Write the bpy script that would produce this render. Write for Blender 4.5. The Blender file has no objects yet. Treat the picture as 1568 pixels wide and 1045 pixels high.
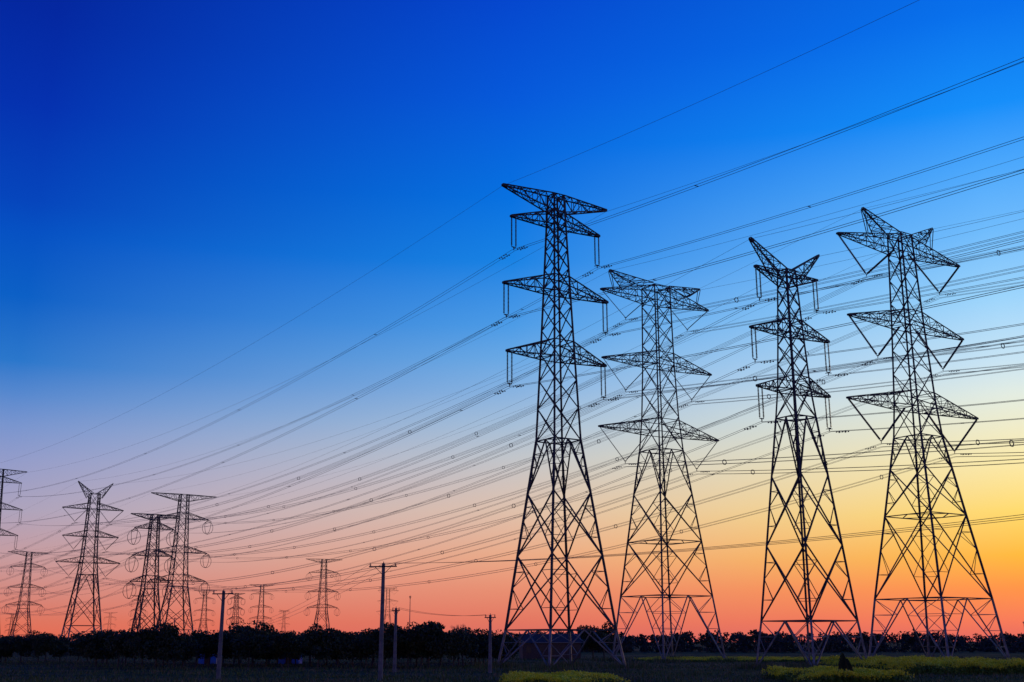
import bpy, math, random
from mathutils import Vector, Matrix
random.seed(7)
R=math.radians
scene=bpy.context.scene
V=Vector

# ------------------------------------------------------------------ helpers
def lin(c):
    out=[]
    for v in c:
        v/=255.
        out.append(v/12.92 if v<=.04045 else ((v+.055)/1.055)**2.4)
    return out+[1.]

def mat(name,c1,c2,scale=3.,rough=.7,metal=0.,trans=0.):
    m=bpy.data.materials.new(name); m.use_nodes=True
    nt=m.node_tree; b=nt.nodes['Principled BSDF']
    tc=nt.nodes.new('ShaderNodeTexCoord'); n=nt.nodes.new('ShaderNodeTexNoise')
    n.inputs['Scale'].default_value=scale; n.inputs['Detail'].default_value=5
    r=nt.nodes.new('ShaderNodeValToRGB')
    r.color_ramp.elements[0].position=.35; r.color_ramp.elements[1].position=.65
    r.color_ramp.elements[0].color=(*c1,1); r.color_ramp.elements[1].color=(*c2,1)
    nt.links.new(tc.outputs['Object'],n.inputs['Vector'])
    nt.links.new(n.outputs['Fac'],r.inputs['Fac'])
    nt.links.new(r.outputs['Color'],b.inputs['Base Color'])
    b.inputs['Roughness'].default_value=rough; b.inputs['Metallic'].default_value=metal
    return m

M_steel=mat('weathered_steel',(.03,.032,.035),(.06,.06,.065),.8,.6,.3)
M_steel_pale=mat('steel_fog_lightened',(.12,.12,.125),(.24,.24,.24),1.2,.5,.3)  # lowest leg panels: lightening from fog and contrast painted into the steel colour
M_ins=mat('insulator_porcelain',(.04,.025,.02),(.07,.04,.03),2.,.3)
M_conc=mat('concrete',(.15,.15,.14),(.26,.25,.23),4.,.9)
M_wire=mat('aluminium_cable',(.06,.06,.065),(.1,.1,.1),1.,.5,.4)
M_pole=mat('concrete_pole',(.12,.115,.11),(.2,.19,.18),2.,.85)
M_bark=mat('bark',(.05,.04,.03),(.12,.10,.08),3.,.9)
M_bark2=mat('pale_bark',(.12,.08,.06),(.22,.16,.12),3.,.9)
M_leafA=mat('foliage_dark',(.016,.026,.010),(.05,.07,.02),.9,.7)
M_leafB=mat('foliage_distant',(.016,.022,.02),(.045,.055,.035),.3,.8)
M_grass=mat('grass_blades',(.05,.08,.012),(.13,.16,.03),.15,.8)
M_straw=mat('dry_grass_blades',(.14,.10,.05),(.24,.18,.09),.15,.8)
M_stem=mat('rapeseed_leaf',(.07,.14,.012),(.14,.22,.02),1.,.7)
M_flower=mat('rapeseed_flower',(.82,.70,.01),(.92,.82,.02),1.,.6)
M_blue=mat('blue_sheet_metal',(.04,.2,.55),(.06,.28,.65),1.,.5)
M_brick=mat('dark_brick',(.07,.04,.035),(.13,.08,.06),6.,.9)
M_roof=mat('roof_tiles',(.03,.03,.033),(.06,.055,.055),4.,.8)
M_dark=mat('dark_opening',(.01,.01,.012),(.02,.02,.02),1.,.3)

class MB:
    def __init__(s): s.v=[]; s.f=[]; s.m=[]
    def beam(s,p,q,r,m=0,r2=None,n=4,caps=True):
        p=V(p); q=V(q); d=q-p
        if d.length<1e-5: return
        d.normalize()
        a=d.cross(V((0,0,1)))
        if a.length<1e-3: a=V((1,0,0))
        a.normalize(); b=d.cross(a)
        if r2 is None: r2=r
        k=len(s.v)
        for c,rr in ((p,r),(q,r2)):
            for i in range(n):
                t=2*math.pi*(i+.5)/n
                s.v.append(c+(a*math.cos(t)+b*math.sin(t))*rr)
        for i in range(n):
            j=(i+1)%n
            s.f.append((k+i,k+j,k+n+j,k+n+i)); s.m.append(m)
        if caps:
            s.f.append(tuple(k+i for i in range(n))[::-1]); s.m.append(m)
            s.f.append(tuple(k+n+i for i in range(n))); s.m.append(m)
    def quad(s,c,u,w,m=0):
        k=len(s.v); s.v+= [c-u-w,c+u-w,c+u+w,c-u+w]; s.f.append((k,k+1,k+2,k+3)); s.m.append(m)
    def tri(s,a,b,c,m=0):
        k=len(s.v); s.v+=[a,b,c]; s.f.append((k,k+1,k+2)); s.m.append(m)
    def box(s,lo,hi,m=0):
        k=len(s.v)
        for z in (lo[2],hi[2]):
            s.v+=[V((lo[0],lo[1],z)),V((hi[0],lo[1],z)),V((hi[0],hi[1],z)),V((lo[0],hi[1],z))]
        for f in ((3,2,1,0),(4,5,6,7),(0,1,5,4),(1,2,6,5),(2,3,7,6),(3,0,4,7)):
            s.f.append(tuple(k+i for i in f)); s.m.append(m)
    def mesh(s,name,mats):
        me=bpy.data.meshes.new(name); me.from_pydata([tuple(x) for x in s.v],[],s.f)
        for m in mats: me.materials.append(m)
        me.polygons.foreach_set('material_index',s.m); me.update(); return me
def obj(name,me,loc=(0,0,0),rot=0,sc=1.):
    o=bpy.data.objects.new(name,me); scene.collection.objects.link(o)
    o.location=loc; o.rotation_euler=(0,0,rot); o.scale=(sc,sc,sc); return o

# ------------------------------------------------------------------ transmission towers
def tower_mesh(name,S):
    """local x = cross-arm direction, local y = line direction"""
    b=MB(); prof=S['prof']; leg=S.get('leg',.185); br=S.get('br',.075); th=S.get('thick',1.)
    leg*=th; br*=th
    def w(z):
        for (z0,w0),(z1,w1) in zip(prof,prof[1:]):
            if z<=z1: return w0+(w1-w0)*(z-z0)/(z1-z0)
        return prof[-1][1]
    C=lambda z,i:V((((1,1),(-1,1),(-1,-1),(1,-1))[i][0]*w(z),((1,1),(-1,1),(-1,-1),(1,-1))[i][1]*w(z),z))
    def belt(z,plan=True,r=br,m=0):
        for i in range(4):
            b.beam(C(z,i),C(z,(i+1)%4),r,m)
        if plan:
            mid=[(C(z,i)+C(z,(i+1)%4))/2 for i in range(4)]
            for i in range(4): b.beam(mid[i],mid[(i+1)%4],r*.8,m)
    lows=S['low']; waist=lows[0][0]
    for n,(z1,ty,bl) in enumerate(lows):
        z0=lows[n+1][0] if n+1<len(lows) else 0.
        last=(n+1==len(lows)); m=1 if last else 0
        if bl: belt(z1,True,br*1.25)
        for i in range(4):
            j=(i+1)%4
            A0,B0,A1,B1=C(z0,i),C(z0,j),C(z1,i),C(z1,j)
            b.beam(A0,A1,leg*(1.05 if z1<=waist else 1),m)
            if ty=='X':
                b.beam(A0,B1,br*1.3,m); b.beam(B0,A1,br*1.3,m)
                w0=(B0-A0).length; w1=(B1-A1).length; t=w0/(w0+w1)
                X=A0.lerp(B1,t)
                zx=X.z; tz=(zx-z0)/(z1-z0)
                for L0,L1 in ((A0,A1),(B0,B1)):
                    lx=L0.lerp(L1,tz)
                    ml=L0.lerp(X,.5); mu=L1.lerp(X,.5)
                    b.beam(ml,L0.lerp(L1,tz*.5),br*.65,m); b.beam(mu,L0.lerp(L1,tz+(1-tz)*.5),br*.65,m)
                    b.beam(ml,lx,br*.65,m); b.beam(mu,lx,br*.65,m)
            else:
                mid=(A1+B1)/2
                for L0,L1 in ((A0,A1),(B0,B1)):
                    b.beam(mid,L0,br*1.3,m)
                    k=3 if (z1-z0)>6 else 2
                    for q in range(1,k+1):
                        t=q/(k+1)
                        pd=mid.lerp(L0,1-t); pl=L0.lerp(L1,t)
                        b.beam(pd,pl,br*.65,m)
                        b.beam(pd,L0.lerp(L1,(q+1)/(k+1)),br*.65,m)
    top=prof[-1][0]; z=waist; kk=S.get('kk',.98)
    while z<top-.3:
        hgt=2*w(z)*kk*1.05
        rem=top-z
        nseg=max(1,round(rem/hgt)); dz=rem/nseg
        z1=z+dz
        for i in range(4):
            j=(i+1)%4
            b.beam(C(z,i),C(z1,i),leg*.85)
            b.beam(C(z,i),C(z1,j),br*.95); b.beam(C(z,j),C(z1,i),br*.95)
        z=z1
    belt(top)
    def lattice(path_lo,path_hi,n,wr):
        for sd in (1,-1):
            P=[]
            for k in range(n+1):
                t=k/n; y=wr*(1-t)+.18*t
                l=path_lo(t); h=path_hi(t)
                P.append([V((sd*l[0],-y,l[1])),V((sd*l[0],y,l[1])),V((sd*h[0],y,h[1])),V((sd*h[0],-y,h[1]))])
            for k in range(n):
                for c in range(4): b.beam(P[k][c],P[k+1][c],br*1.2)
                for c in range(4):
                    e=(c+1)%4
                    if k%2==0: b.beam(P[k][c],P[k+1][e],br*.75)
                    else: b.beam(P[k][e],P[k+1][c],br*.75)
                    if k>0: b.beam(P[k][c],P[k][e],br*.6)
            for c in range(4): b.beam(P[n][c],P[n][(c+1)%4],br)
    def straight(L,Zt,Zrb,Zrt,n=5):
        wr=w(min(Zrt,top)); wb=w(min(Zrb,top))
        lattice(lambda t:(wb+(L-wb)*t,Zrb+(Zt-Zrb)*t),lambda t:(wr+(L-wr)*t,Zrt+(Zt+.15-Zrt)*t),n,wr)
        for zz in (Zrb,Zrt): belt(min(zz,top),False)
    gws=[]
    g=S['gw']
    if g[0]=='arm':
        _,L,Zt,Zrb,Zrt=g; straight(L,Zt,Zrb,Zrt,6); gws=[(-L,Zt-.1),(L,Zt-.1)]
    else:
        # earth-wire horn: narrow lattice spike leaning outwards, lo0/hi0 = root points (L,Z)
        _,Lp,Zp,lo0,hi0=g
        wr=w(top)
        lattice(lambda t:(lo0[0]+(Lp-lo0[0])*t,lo0[1]+(Zp-lo0[1])*t),lambda t:(hi0[0]+(Lp-hi0[0])*t,hi0[1]+(Zp+.2-hi0[1])*t),5,wr*.9)
        gws=[(-Lp,Zp),(Lp,Zp)]
    for st in S.get('struts',[]):
        for sd in (1,-1):
            for y0,y1 in ((-.35,-.15),(.35,.15)): b.beam((sd*st[0],y0,st[1]),(sd*st[2],y1,st[3]),br*.9)
    ph=[]
    def insul(p,q,r):
        p=V(p);q=V(q);d=q-p;n=int(d.length/.19)
        b.beam(p,q,.03,2)
        for k in range(n):
            c=p+d*((k+.8)/(n+1)); e=d.normalized()*.055
            b.beam(c-e,c+e,r,2,r*.55,6)
    for a in S['arms']:
        L,Z=a['L'],a['Z']
        if a.get('arm',True): straight(L,Z,Z+a.get('rb',0),Z+a.get('rise',2.3),a.get('n',5))
        for sd in (-1,1):
            if a['ins']=='I':
                zb=Z-a.get('len',4.4); x0=sd*(L-.12); x1=sd*(L-.8)
                insul((x0,0,Z-.1),(x0,0,zb+.1),.125); insul((x1,0,Z-.1),(x1,0,zb+.1),.125)
                xc=(x0+x1)/2
                b.beam((x0,0,zb+.1),(x1,0,zb+.1),.07); b.beam((x0,-.25,zb-.02),(x1,.25,zb-.02),.05)
                b.beam((xc,0,zb+.1),(xc,0,zb-.35),.06); ph.append((sd*(L-.43),zb-.35))
            elif a['ins']=='V':
                xb=sd*a['vL']; zb=a['vZ']
                insul((sd*(L-.2),0,Z-.1),(xb+sd*.15,0,zb+.1),a.get('r',.12))
                insul((sd*(w(Z)+a.get('in',.3)),0,Z-.1+a.get('inz',0)),(xb-sd*.15,0,zb+.1),a.get('r',.12))
                b.beam((xb-.25,0,zb+.05),(xb+.25,0,zb+.05),.09); b.beam((xb,0,zb),(xb,0,zb-.4),.06)
                ph.append((xb,zb-.45))
            else:
                for e in (-1,1):
                    insul((sd*(L-.1),e*.2,Z-.1),(sd*(L-.1),e*4.2,Z-.9),.14)
                pts=[V((sd*(L-.1),4.2*math.cos(t),Z-.9-5.2*math.sin(t))) for t in [math.pi*k/12 for k in range(13)]]
                for p,q in zip(pts,pts[1:]): b.beam(p,q,.1)
                pts=[V((sd*(L-.1)+2.4*math.sin(t),0,Z-3.4+2.8*math.cos(t))) for t in [2*math.pi*k/14 for k in range(15)]]
                for p,q in zip(pts,pts[1:]): b.beam(p,q,.1)
                ph.append((sd*(L-.1),Z-.9))
    for i in range(4):
        c=C(0,i); b.beam(c+V((0,0,-.6)),c+V((0,0,.3)),.5,3,.38,8)
    return b.mesh(name,[M_steel,M_steel_pale,M_ins,M_conc]),gws,ph

S1=dict(prof=[(0,5.75),(4.6,5.0),(28.7,2.1),(39.8,1.65),(50,1.27),(63.2,.8)],
  low=[(28.7,'K',1),(21.8,'X',0),(13.8,'X',0),(4.6,'K',1)],
  gw=('arm',8.8,62.8,60.7,63.2),leg=.2,br=.082,
  arms=[dict(L=7.45,Z=58.6,ins='I',rise=2.0),dict(L=8.65,Z=49.0,ins='I'),dict(L=8.1,Z=39.8,ins='I')])
S2=dict(prof=[(0,6.6),(10.5,5.4),(19.5,4.4),(35,2.65),(38,2.35),(50,1.95),(64.6,1.75)],
  low=[(35,'K',1),(27.5,'X',0),(19.5,'X',1),(10.5,'K',1)],
  gw=('horn',10.4,65.9,(6.5,63.6),(1.8,64.8)),struts=[(10.4,65.9,9.6,62.7)],
  arms=[dict(L=12.4,Z=62.2,rb=-.5,rise=2.2,n=6,ins='V',vL=7.1,vZ=57.9,r=.1),dict(L=12.4,Z=50.0,ins='V',vL=7.5,vZ=45.0,r=.1,n=6),dict(L=13.4,Z=38.0,ins='V',vL=8.0,vZ=32.6,r=.1,n=6)])
S3=dict(prof=[(0,4.65),(5.6,4.0),(30.6,1.75),(34,1.45),(41.5,1.12),(50.2,.8)],
  low=[(30.6,'K',1),(23.2,'X',0),(14.6,'X',0),(5.6,'K',1)],leg=.17,
  gw=('horn',6.3,53.4,(2.0,48.9),(.5,50.2)),
  arms=[dict(L=5.7,Z=49.8,rb=-1.6,rise=-.1,n=4,ins='I',len=4.2),dict(L=7.1,Z=41.5,ins='I',rise=1.9,len=4.2),dict(L=6.5,Z=34.0,ins='I',rise=1.8,len=4.2)])
S4=dict(prof=[(0,7.3),(9.6,6.15),(22.5,4.35),(35.1,2.65),(40,2.3),(53.5,1.8),(69.8,1.35)],
  low=[(35.1,'K',1),(30,'X',0),(22.5,'X',1),(9.6,'K',1)],leg=.21,br=.08,
  gw=('horn',8.9,72.7,(5.2,68.9),(1.4,69.8)),struts=[(8.9,72.7,8.2,68.6)],
  arms=[dict(L=15.6,Z=67.0,rb=-.6,rise=2.4,n=7,ins='V',vL=9.3,vZ=61.2,r=.19),dict(L=14.5,Z=53.5,ins='V',vL=8.2,vZ=47.6,r=.19,n=6,rise=2.6),dict(L=16.2,Z=39.8,ins='V',vL=9.1,vZ=33.7,r=.19,n=7,rise=2.6)])
SB=dict(prof=[(0,6.6),(9,5.5),(28,3.1),(33,2.6),(44,2.1),(59,1.7)],
  low=[(28,'K',1),(20,'X',0),(9,'X',1)],thick=1.45,
  gw=('horn',6.6,63.3,(2.6,57.2),(.6,59)),
  arms=[dict(L=11.5,Z=53,ins='V',vL=6.5,vZ=48,r=.18),dict(L=10.5,Z=42.4,ins='V',vL=6,vZ=37.5,r=.18),dict(L=12,Z=32.5,ins='V',vL=6.8,vZ=27.5,r=.18)])
SC1=dict(prof=[(0,5.0),(6,4.3),(22,2.5),(34,1.9),(49.3,1.3)],
  low=[(22,'X',1),(14,'X',0),(6,'K',1)],thick=1.5,
  gw=('arm',9,49.1,47.3,49.3),
  arms=[dict(L=7.3,Z=44,ins='T'),dict(L=7.3,Z=34,ins='T'),dict(L=7.3,Z=24.5,ins='T')])
SC2=dict(prof=[(0,7.2),(8,6.0),(26,3.4),(40,2.6),(55,2.0),(65.5,1.7)],
  low=[(26,'X',1),(17,'X',0),(8,'K',1)],thick=1.55,
  gw=('arm',14.4,65.3,62.6,65.5),
  arms=[dict(L=11.5,Z=55.0,ins='T',rise=2.6),dict(L=11.7,Z=40.5,ins='T',rise=2.6),dict(L=11.9,Z=28.5,ins='T',rise=2.6)])
KIND={k:tower_mesh('tower_lattice_'+k,s) for k,s in dict(a=S1,b=S2,c=S3,d=S4,e=SB,f=SC1,g=SC2).items()}
ARM=R(33.)
def tower(kind,x,y,rot=ARM,sc=1.):
    me,g,p=KIND[kind]
    obj('transmission_tower',me,(x,y,0),rot,sc)
    c,s=math.cos(rot),math.sin(rot)
    F=lambda q:V((x+q[0]*c*sc,y+q[0]*s*sc,q[1]*sc))
    return [F(q) for q in g],[F(q) for q in p],V((c,s,0))
t1=tower('a',6.1,148); t2=tower('b',25.8,195); t3=tower('c',36.0,142); t4=tower('d',65.7,182)
a1=tower('a',-184,408); b1=tower('e',-163,445); c1=tower('f',-134,430); c2=tower('g',-143.8,500)
D=V((.545,-.839,0))
def back(p,k,d): return tower(k,p[0]+D.x*d,p[1]+D.y*d)
t1b=back((6.1,148),'a',300); t2b=back((25.8,195),'b',340); t3b=back((36,142),'c',280); t4b=back((65.7,182),'d',340)
a2=tower('a',-400,700); b2=tower('e',-375,730); c1b=tower('g',-322,770,sc=.93); c2b=tower('g',-395,830)
d1=tower('g',-147,905,R(22)); 
for (k,x,y,s,r) in (('g',-262,1220,.93,20),('b',-133,1250,.9,15),('f',-425,1330,1.1,10),('g',-345,1310,.9,25),('f',-300,1270,1.1,40),
                    ('g',-515,1500,.6,20),('b',-370,1900,.8,30),('g',-790,1850,.7,10)):
    tower(k,x,y,R(r),s)

# ------------------------------------------------------------------ conductors
def cable_object(name,paths,r):
    cu=bpy.data.curves.new(name,'CURVE'); cu.dimensions='3D'; cu.bevel_depth=r; cu.bevel_resolution=0; cu.resolution_u=1
    for pts in paths:
        sp=cu.splines.new('POLY'); sp.points.add(len(pts)-1)
        for q,p in zip(sp.points,pts): q.co=(p[0],p[1],p[2],1)
    cu.materials.append(M_wire)
    o=bpy.data.objects.new(name,cu); scene.collection.objects.link(o); return o
def sagged(p,q,sag,n=36):
    return [p.lerp(q,k/n)-V((0,0,4*sag*(k/n)*(1-k/n))) for k in range(n+1)]
def line(towers,bundle,sags,r=.026,gr=.02,damp=True):
    cond=[];gws=[];hw=MB()
    for n_,((A,B),sag) in enumerate(zip(zip(towers,towers[1:]),sags)):
        side=A[2]
        for i in range(2): gws.append(sagged(A[0][i],B[0][i],sag*(1.1 if n_==0 else .72)))
        for i in range(6):
            p,q=A[1][i],B[1][i]
            sg=sag*random.uniform(.95,1.05)
            offs=[(-.27,0),(.27,0)] if bundle==2 else [(-.25,0),(.25,0),(-.25,-.5),(.25,-.5)]
            for ox,oz in offs:
                cond.append([v+side*ox+V((0,0,oz)) for v in sagged(p,q,sg)])
            path=sagged(p,q,sg,200); L=(q-p).length
            n=int(L/48); ph=random.uniform(.2,.8)
            for k in range(n):
                c=path[min(199,int(200*(k+ph)/n))]
                if bundle==4:
                    ring=[c+V((0,0,-.25))+side*(.4*math.cos(t))+V((0,0,.4*math.sin(t))) for t in [math.pi/3*j for j in range(6)]]
                    for j in range(6): hw.beam(ring[j],ring[(j+1)%6],.06)
                else: hw.beam(c-side*.27,c+side*.27,.05)
            if damp:
                for dd in (1.6,2.6):
                    for s0,s1 in ((p,q),(q,p)):
                        t=dd/L; c=s0.lerp(s1,t)-V((0,0,4*sg*t*(1-t)+.12))
                        d=(s1-s0).normalized()*.28
                        for ox in (-.25,.25):
                            cc=c+side*ox
                            hw.beam(cc-d,cc+d,.025); hw.beam(cc-d*1.15,cc-d*.7,.09); hw.beam(cc+d*.7,cc+d*1.15,.09)
    o=cable_object('power_line_conductors',cond,r)
    g=cable_object('ground_wires',gws,gr); g.parent=o
    h=bpy.data.objects.new('spacers_and_dampers',hw.mesh('spacers_and_dampers',[M_wire])); scene.collection.objects.link(h); h.parent=o
line([t1b,t1,a1,a2],2,[8,9,8])
line([t2b,t2,b1,b2],4,[10,10,8])
line([t3b,t3,c1,c1b],2,[8,9,8])
line([t4b,t4,c2,c2b],4,[10,11,9])

# ------------------------------------------------------------------ utility poles
def pole_mesh(H,r0,r1,arm,n):
    b=MB(); b.beam((0,0,-.4),(0,0,H),r0,0,r1,12)
    tops=[]
    if arm:
        z=H-.25
        b.beam((-arm/2,-.16,z),(arm/2,-.16,z),.07,1); b.beam((-arm*.3,-.14,z),(0,-.1,z-.7),.03,1); b.beam((arm*.3,-.14,z),(0,-.1,z-.7),.03,1)
        for k in range(n):
            x=-arm/2+.12+(arm-.24)*k/(n-1)
            b.beam((x,-.16,z),(x,-.16,z+.22),.03,1)
            for j in range(3): b.beam((x,-.16,z+.08+j*.08),(x,-.16,z+.13+j*.08),.085,2,.05,8)
            tops.append((x,z+.3))
    b.beam((0,0,H),(0,0,H+.18),.05,2,.03,8)
    return b.mesh('utility_pole_mesh',[M_pole,M_steel,M_ins]),tops
def pole(x,y,H,arm=2.4,n=3,rot=0,r0=.21,r1=.14):
    me,t=pole_mesh(H,r0,r1,arm,n); obj('utility_pole',me,(x,y,0),rot)
    c,s=math.cos(rot),math.sin(rot)
    return [V((x+q[0]*c,y+q[0]*s,q[1])) for q in t]
p1=pole(-11.1,100,9.7,2.5,3,R(-12))
p2=pole(-26.0,105,7.6,2.0,3,R(-12))
p3=pole(-12.6,127,6.7,.9,2)
p4=pole(-2.3,124,5.9,1.2,2)
p5=pole(34,47,9.7,2.5,3,R(-12))
p6=pole(-95,330,9.7,2.5,3,R(-12))
pole(-26.2,300,14.5,.6,2,0,.16,.07)
pole(118,270,7.6,.9,2)
w=[]
for i in range(3): w+= [sagged(p1[i],p5[i],.9,24),sagged(p1[i],p6[i],5.,24)]
for i in range(2): w+= [sagged(p3[i],p4[i],.4,12)]
cable_object('distribution_wires',w,.014)

# ------------------------------------------------------------------ ground
gm=bpy.data.materials.new('field_soil_and_grass'); gm.use_nodes=True
nt=gm.node_tree; bs=nt.nodes['Principled BSDF']; bs.inputs['Roughness'].default_value=.95
bs.inputs['Specular IOR Level'].default_value=.05
tc=nt.nodes.new('ShaderNodeTexCoord')
mp=nt.nodes.new('ShaderNodeMapping'); mp.inputs['Scale'].default_value=(.02,.09,1); nt.links.new(tc.outputs['Object'],mp.inputs['Vector'])
n1=nt.nodes.new('ShaderNodeTexNoise'); n1.inputs['Scale'].default_value=1.; n1.inputs['Detail'].default_value=3; nt.links.new(mp.outputs[0],n1.inputs['Vector'])
n2=nt.nodes.new('ShaderNodeTexNoise'); n2.inputs['Scale'].default_value=.9; n2.inputs['Detail'].default_value=8; nt.links.new(tc.outputs['Object'],n2.inputs['Vector'])
r1=nt.nodes.new('ShaderNodeValToRGB'); e=r1.color_ramp.elements
e[0].position=.42; e[0].color=(.04,.055,.012,1); e[1].position=.58; e[1].color=(.11,.075,.04,1)
nt.links.new(n1.outputs['Fac'],r1.inputs['Fac'])
mx=nt.nodes.new('ShaderNodeMix'); mx.data_type='RGBA'; mx.blend_type='MULTIPLY'; mx.inputs['Factor'].default_value=1.
r2=nt.nodes.new('ShaderNodeValToRGB'); e=r2.color_ramp.elements
e[0].position=.3; e[0].color=(.35,.35,.35,1); e[1].position=.7; e[1].color=(1.4,1.4,1.4,1)
nt.links.new(n2.outputs['Fac'],r2.inputs['Fac'])
nt.links.new(r1.outputs['Color'],mx.inputs['A']); nt.links.new(r2.outputs['Color'],mx.inputs['B'])
nt.links.new(mx.outputs['Result'],bs.inputs['Base Color'])
bp=nt.nodes.new('ShaderNodeBump'); bp.inputs['Strength'].default_value=.8; bp.inputs['Distance'].default_value=.3
nt.links.new(n2.outputs['Fac'],bp.inputs['Height']); nt.links.new(bp.outputs[0],bs.inputs['Normal'])
g=bpy.data.meshes.new('ground'); Z=6000
g.from_pydata([(-Z,-Z,0),(Z,-Z,0),(Z,Z,0),(-Z,Z,0)],[],[(0,1,2,3)]); g.materials.append(gm)
obj('ground',g)

# ------------------------------------------------------------------ vegetation
rnd=random
def rv():
    while True:
        v=V((rnd.uniform(-1,1),rnd.uniform(-1,1),rnd.uniform(-1,1)))
        if .05<v.length<1: return v
def leaf(b,c,s,m):
    u=rv().normalized(); w_=u.cross(rv()).normalized()
    b.quad(c,u*s,w_*s*.6,m)
def tree_mesh(H,cr,seed,dens=1.):
    rnd.seed(seed); b=MB()
    th=H*.28; lean=V((rnd.uniform(-.15,.15),rnd.uniform(-.15,.15),0))
    t0=V((0,0,-.2)); t1_=V((0,0,th))+lean; t2_=V((0,0,H*.75))+lean*2
    b.beam(t0,t1_,.14*H/5,0,.10*H/5,7); b.beam(t1_,t2_,.10*H/5,0,.03,6)
    ends=[t2_]
    for k in range(10):
        base=t1_.lerp(t2_,rnd.uniform(0,.8)); a=rnd.uniform(0,6.28)
        e=base+V((math.cos(a),math.sin(a),0))*cr*rnd.uniform(.45,.9)+V((0,0,rnd.uniform(.05,.28)*H))
        e.z=min(e.z,H*.9)
        mid=base.lerp(e,.5)+V((0,0,-.1))
        b.beam(base,mid,.05*H/5,0,.035,5); b.beam(mid,e,.035,0,.015,5); ends+=[e,mid.lerp(e,.4)]
    for e in ends:
        for j in range(2):
            c=e+rv()*cr*.35; rr=cr*rnd.uniform(.28,.5)
            for k in range(int(85*dens)):
                p=rv(); p=p.normalized()*(p.length**.5)
                q=c+V((p.x*rr,p.y*rr,p.z*rr*.75))
                if q.z<th*.8: continue
                leaf(b,q,rnd.uniform(.07,.17),1)
    return b.mesh('tree_mesh',[M_bark,M_leafA])
TM=[tree_mesh(rnd.uniform(4.7,5.3),rnd.uniform(2.0,2.7),100+i,rnd.uniform(.9,1.3)) for i in range(7)]
rnd.seed(11)
def pxX(px,Y): return (px-784)/1801.*Y
trees=[]
for px in range(150,765,17):
    Y=rnd.uniform(146,166); trees.append((pxX(px+rnd.uniform(-6,6),Y),Y,rnd.uniform(.84,1.0)))
for px in range(158,765,26):
    Y=rnd.uniform(172,190); trees.append((pxX(px+rnd.uniform(-6,6),Y),Y,rnd.uniform(.84,1.0)))
for px in range(-60,170,20):
    Y=rnd.uniform(172,195); trees.append((pxX(px+rnd.uniform(-8,8),Y),Y,rnd.uniform(.72,.92)))
trees+=[(pxX(645,150),150,1.22),(pxX(390,158),158,1.1),(pxX(908,230),230,1.15),(pxX(925,228),228,1.3)]
for i,(x,y,s) in enumerate(trees):
    o=obj('tree',TM[i%7],(x,y,0),rnd.uniform(0,6.28),s)
def bare(seed,H):
    rnd.seed(seed); b=MB()
    def grow(p,d,L,r,n):
        q=p+d*L; b.beam(p,q,r,0,r*.65,5)
        if n==0: return
        for k in range(3 if n>1 else 4):
            dd=(d+rv()*.75+V((0,0,.15))).normalized(); grow(q,dd,L*rnd.uniform(.6,.85),r*.6,n-1)
    grow(V((0,0,-.2)),V((0,0,1)),H*.27,.11,5)
    return b.mesh('bare_tree_mesh',[M_bark2])
bt=bare(5,6.2)
obj('bare_tree',bt,(pxX(703,165),165,0),0,1.); obj('bare_tree',bt,(pxX(722,170),170,0),2.,.9); obj('bare_tree',bt,(pxX(688,170),170,0),4.,.85)
def cypress(seed,H,r):
    rnd.seed(seed); b=MB(); b.beam((0,0,-.1),(0,0,H*.9),.07,0,.01,6)
    for k in range(2600):
        z=rnd.uniform(.05,1)**1.0; a=rnd.uniform(0,6.28); rr=r*(1-z)**.6*(.5+.5*min(1,z*6))*rnd.uniform(.5,1.1)
        c=V((rr*math.cos(a),rr*math.sin(a),z*H)); b.beam(c,c+V((math.cos(a)*.04,math.sin(a)*.04,.13)),.02,1,.005,3,False)
    return b.mesh('cypress_mesh',[M_bark,M_leafA])
obj('cypress_shrub',cypress(3,2.2,.55),(26.6,95,0)); obj('cypress_shrub',cypress(4,1.7,.6),(27.5,97,0))
def treeline():
    rnd.seed(21); b=MB()
    x=-900.
    while x<900:
        Y=rnd.uniform(345,420) if x>0 else rnd.uniform(420,560)
        H=rnd.uniform(5.2,6.5)*(1. if x>0 else .95)+.5*math.sin(x*.021)+.4*math.sin(x*.11)
        r=rnd.uniform(2.,3.2)
        b.beam((x,Y,-.2),(x,Y,H*.7),.14,0,.06,5)
        for j in range(8):
            c=V((x+rnd.uniform(-1,1)*r,Y+rnd.uniform(-1,1)*r,H*(rnd.uniform(.3,.84) if j<6 else rnd.uniform(.03,.2)))); rr=r*rnd.uniform(.32,.55)
            for k in range(26):
                p=rv(); leaf(b,c+V((p.x*rr,p.y*rr,max(p.z*rr*.8,-c.z))),rnd.uniform(.2,.42),1)
        x+=rnd.uniform(.6,1.5)
    return b.mesh('distant_treeline',[M_bark,M_leafB])
obj('distant_treeline',treeline())
def tuft(b,p,h,m):
    a=rnd.uniform(0,3.14); u=V((math.cos(a),math.sin(a),0))*rnd.uniform(.03,.08)
    b.tri(p-u,p+u,p+V((rnd.uniform(-.15,.15),rnd.uniform(-.15,.15),h)),m)
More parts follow.
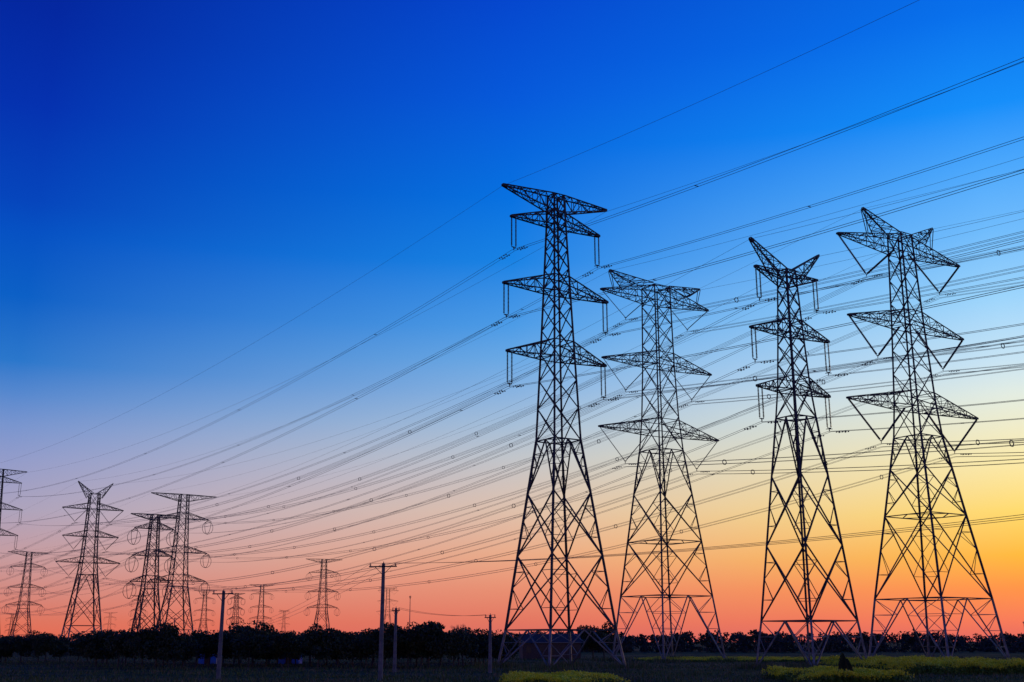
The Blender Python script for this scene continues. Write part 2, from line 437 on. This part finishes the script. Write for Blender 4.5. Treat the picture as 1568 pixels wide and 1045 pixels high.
def grass():
    rnd.seed(31); b=MB()
    for k in range(60000):
        Y=80+170*rnd.random()**1.6; X=rnd.uniform(-.5,.5)*Y*1.05
        f=math.sin(X*.13+Y*.31)+math.sin(X*.05-Y*.17)
        if f<-.3 and rnd.random()<.75: continue
        tuft(b,V((X,Y,0)),rnd.uniform(.12,.42),1 if (rnd.random()<.15+.3*(f>.9)) else 0)
    for tx,ty,hw in ((6.1,148,5.8),(25.8,195,6.6),(36,142,4.7),(65.7,182,7.3)):
        c,s=math.cos(ARM),math.sin(ARM)
        for sx_ in (-1,1):
            for sy_ in (-1,1):
                fx=tx+sx_*hw*c-sy_*hw*s; fy=ty+sx_*hw*s+sy_*hw*c
                for k in range(520):
                    tuft(b,V((fx+rnd.gauss(0,1.5),fy+rnd.gauss(0,1.5),0)),rnd.uniform(.3,.95),0 if rnd.random()<.7 else 1)
    return b.mesh('field_grass',[M_grass,M_straw])
obj('field_grass',grass())
def rape(x0,x1,y0,y1,n,h,seed):
    rnd.seed(seed); b=MB(); cx,cy=(x0+x1)/2,(y0+y1)/2
    for k in range(n):
        X=rnd.uniform(x0,x1);Y=rnd.uniform(y0,y1)
        ex=1-abs(X-cx)/(x1-cx); 
        hh=h*rnd.uniform(.7,1.1)*(1+.18*math.sin(X*1.3+Y*.2)+.12*math.sin(Y*.9))*min(1,.55+ex*2.5)
        if X-x0<1.8*rnd.random() or x1-X<1.8*rnd.random(): continue
        p=V((X,Y,0)); t=p+V((rnd.uniform(-.15,.15),rnd.uniform(-.15,.15),hh))
        b.beam(p,t,.012,0,.008,3,False)
        for j in range(3): leaf(b,p.lerp(t,rnd.uniform(.15,.8)),rnd.uniform(.07,.14),0)
        for j in range(7 if math.sin(X*.7)+math.sin(Y*.45+X*.2)>-.9 else 1): leaf(b,t+rv()*.18,rnd.uniform(.035,.07),1)
    return b.mesh('rapeseed_field',[M_stem,M_flower])
obj('rapeseed_field',rape(38.5,57,118,150,18000,1.0,1))
obj('rapeseed_field',rape(22.5,31.5,92,108,6500,.7,2))
obj('rapeseed_field',rape(-1,9,88,101,5000,.5,3))
obj('rapeseed_field',rape(22,60,190,215,7000,.4,4))

# farm buildings
def gable(name,x,y,w_,d,h,rise,mr_,mw,rot=0,wins=3):
    b=MB(); b.box((-w_/2,-d/2,0),(w_/2,d/2,h),1)
    e=.3
    k=len(b.v)
    b.v+=[V((-w_/2-e,-d/2-e,h+.02)),V((w_/2+e,-d/2-e,h+.02)),V((w_/2+e,d/2+e,h+.02)),V((-w_/2-e,d/2+e,h+.02)),V((-w_/2-e,0,h+rise)),V((w_/2+e,0,h+rise))]
    for f in ((0,1,5,4),(2,3,4,5),(1,2,5),(3,0,4),(3,2,1,0)): b.f.append(tuple(k+i for i in f)); b.m.append(0)
    b.box((-.45,-d/2-.03,0),(.45,-d/2-.005,h*.82),2)
    for i in range(wins):
        xx=-w_/2+w_*(i+.5)/wins
        if abs(xx)<1: continue
        b.box((xx-.45,-d/2-.03,h*.4),(xx+.45,-d/2-.005,h*.78),2)
    obj(name,b.mesh(name,[mr_,mw,M_dark]),(x,y,0),rot)
gable('blue_shed',-33,176,3.,3,1.7,.7,M_blue,M_blue); gable('blue_shed',-45,176,2.6,3,1.6,.7,M_blue,M_blue)
gable('brick_farmhouse',7.2,225,11,6,2.9,1.7,M_roof,M_brick,R(6),5)

# ------------------------------------------------------------------ world
W=bpy.data.worlds.new('World'); scene.world=W; W.use_nodes=True
nt=W.node_tree; bg=nt.nodes['Background']; bg.inputs['Strength'].default_value=1.
N=nt.nodes.new; Lk=nt.links.new
tc=N('ShaderNodeTexCoord'); nm=N('ShaderNodeVectorMath'); nm.operation='NORMALIZE'; Lk(tc.outputs['Generated'],nm.inputs[0])
sx=N('ShaderNodeSeparateXYZ'); Lk(nm.outputs[0],sx.inputs[0])
fl=N('ShaderNodeVectorMath'); fl.operation='MULTIPLY'; fl.inputs[1].default_value=(1,1,0); Lk(nm.outputs[0],fl.inputs[0])
fn=N('ShaderNodeVectorMath'); fn.operation='NORMALIZE'; Lk(fl.outputs[0],fn.inputs[0])
SA=R(40.)
dt=N('ShaderNodeVectorMath'); dt.operation='DOT_PRODUCT'; dt.inputs[1].default_value=(math.sin(SA),math.cos(SA),0); Lk(fn.outputs[0],dt.inputs[0])
ac=N('ShaderNodeMath'); ac.operation='ARCCOSINE'; Lk(dt.outputs['Value'],ac.inputs[0])
def mr(a,b_):
    m=N('ShaderNodeMapRange'); m.clamp=True
    m.inputs['From Min'].default_value=R(a); m.inputs['From Max'].default_value=R(b_); Lk(ac.outputs[0],m.inputs['Value']); return m
mA=mr(64,40); mB=mr(40,16)
def ramp(st):
    r=N('ShaderNodeValToRGB'); el=r.color_ramp.elements
    st=sorted(st)
    el[0].position=st[0][0]; el[0].color=lin(st[0][1]); el[1].position=st[-1][0]; el[1].color=lin(st[-1][1])
    for p,c in st[1:-1]:
        q=el.new(p); q.color=lin(c)
    Lk(sx.outputs['Z'],r.inputs['Fac']); return r
LS=[(.0,(230,106,80)),(.016,(222,118,96)),(.041,(210,140,132)),(.066,(196,155,160)),(.101,(172,162,188)),(.142,(145,155,202)),(.168,(120,148,206)),(.193,(85,135,206)),(.219,(40,118,203)),(.269,(5,95,198)),(.319,(0,80,195)),(.343,(0,68,188)),(.413,(0,48,175)),(.479,(0,38,160)),(.6,(0,30,140)),(1.,(0,22,100))]
CS=[(.0,(218,106,98)),(.017,(226,118,98)),(.044,(232,143,114)),(.072,(234,170,136)),(.111,(222,192,172)),(.156,(192,196,202)),(.184,(165,190,216)),(.212,(135,178,224)),(.24,(105,168,228)),(.268,(75,155,230)),(.322,(20,130,228)),(.375,(0,112,224)),(.452,(0,88,218)),(.522,(0,70,206)),(.65,(0,50,170)),(1.,(0,30,115))]
RS=[(.0,(226,104,98)),(.016,(246,122,90)),(.041,(255,148,72)),(.066,(255,185,62)),(.101,(255,218,110)),(.142,(250,234,172)),(.193,(226,236,226)),(.219,(200,228,244)),(.269,(155,212,252)),(.319,(112,188,252)),(.367,(75,168,252)),(.413,(15,142,250)),(.479,(0,112,236)),(.6,(0,80,200)),(1.,(0,40,130))]
r1,r2,r3=ramp(LS),ramp(CS),ramp(RS)
def mix(f,a,b_):
    m=N('ShaderNodeMix'); m.data_type='RGBA'; Lk(f,m.inputs['Factor']); Lk(a,m.inputs['A']); Lk(b_,m.inputs['B']); return m
m1=mix(mA.outputs[0],r1.outputs[0],r2.outputs[0]); m2=mix(mB.outputs[0],m1.outputs['Result'],r3.outputs[0])
sk=N('ShaderNodeTexSky'); sk.sky_type='NISHITA'; sk.sun_disc=False; sk.sun_elevation=R(1.); sk.sun_rotation=SA
ad=N('ShaderNodeMix'); ad.data_type='RGBA'; ad.blend_type='ADD'; ad.inputs['Factor'].default_value=.003
Lk(m2.outputs['Result'],ad.inputs['A']); Lk(sk.outputs[0],ad.inputs['B']); Lk(ad.outputs['Result'],bg.inputs['Color'])

sl=bpy.data.lights.new('sun','SUN'); sl.energy=.12; sl.angle=R(6); sl.color=(1,.6,.35)
so=bpy.data.objects.new('sun',sl); scene.collection.objects.link(so)
sd=V((math.sin(SA)*math.cos(R(1)),math.cos(SA)*math.cos(R(1)),math.sin(R(1))))
so.rotation_euler=sd.to_track_quat('Z','Y').to_euler()

cam=bpy.data.cameras.new('camera'); cam.lens=40; cam.sensor_width=36; cam.clip_end=20000
co=bpy.data.objects.new('camera',cam); scene.collection.objects.link(co)
co.location=(0,0,3.2); co.rotation_euler=(R(90)+math.atan(460/1742.),0,0); scene.camera=co
scene.view_settings.view_transform='Standard'; scene.view_settings.look='None'; scene.view_settings.exposure=0
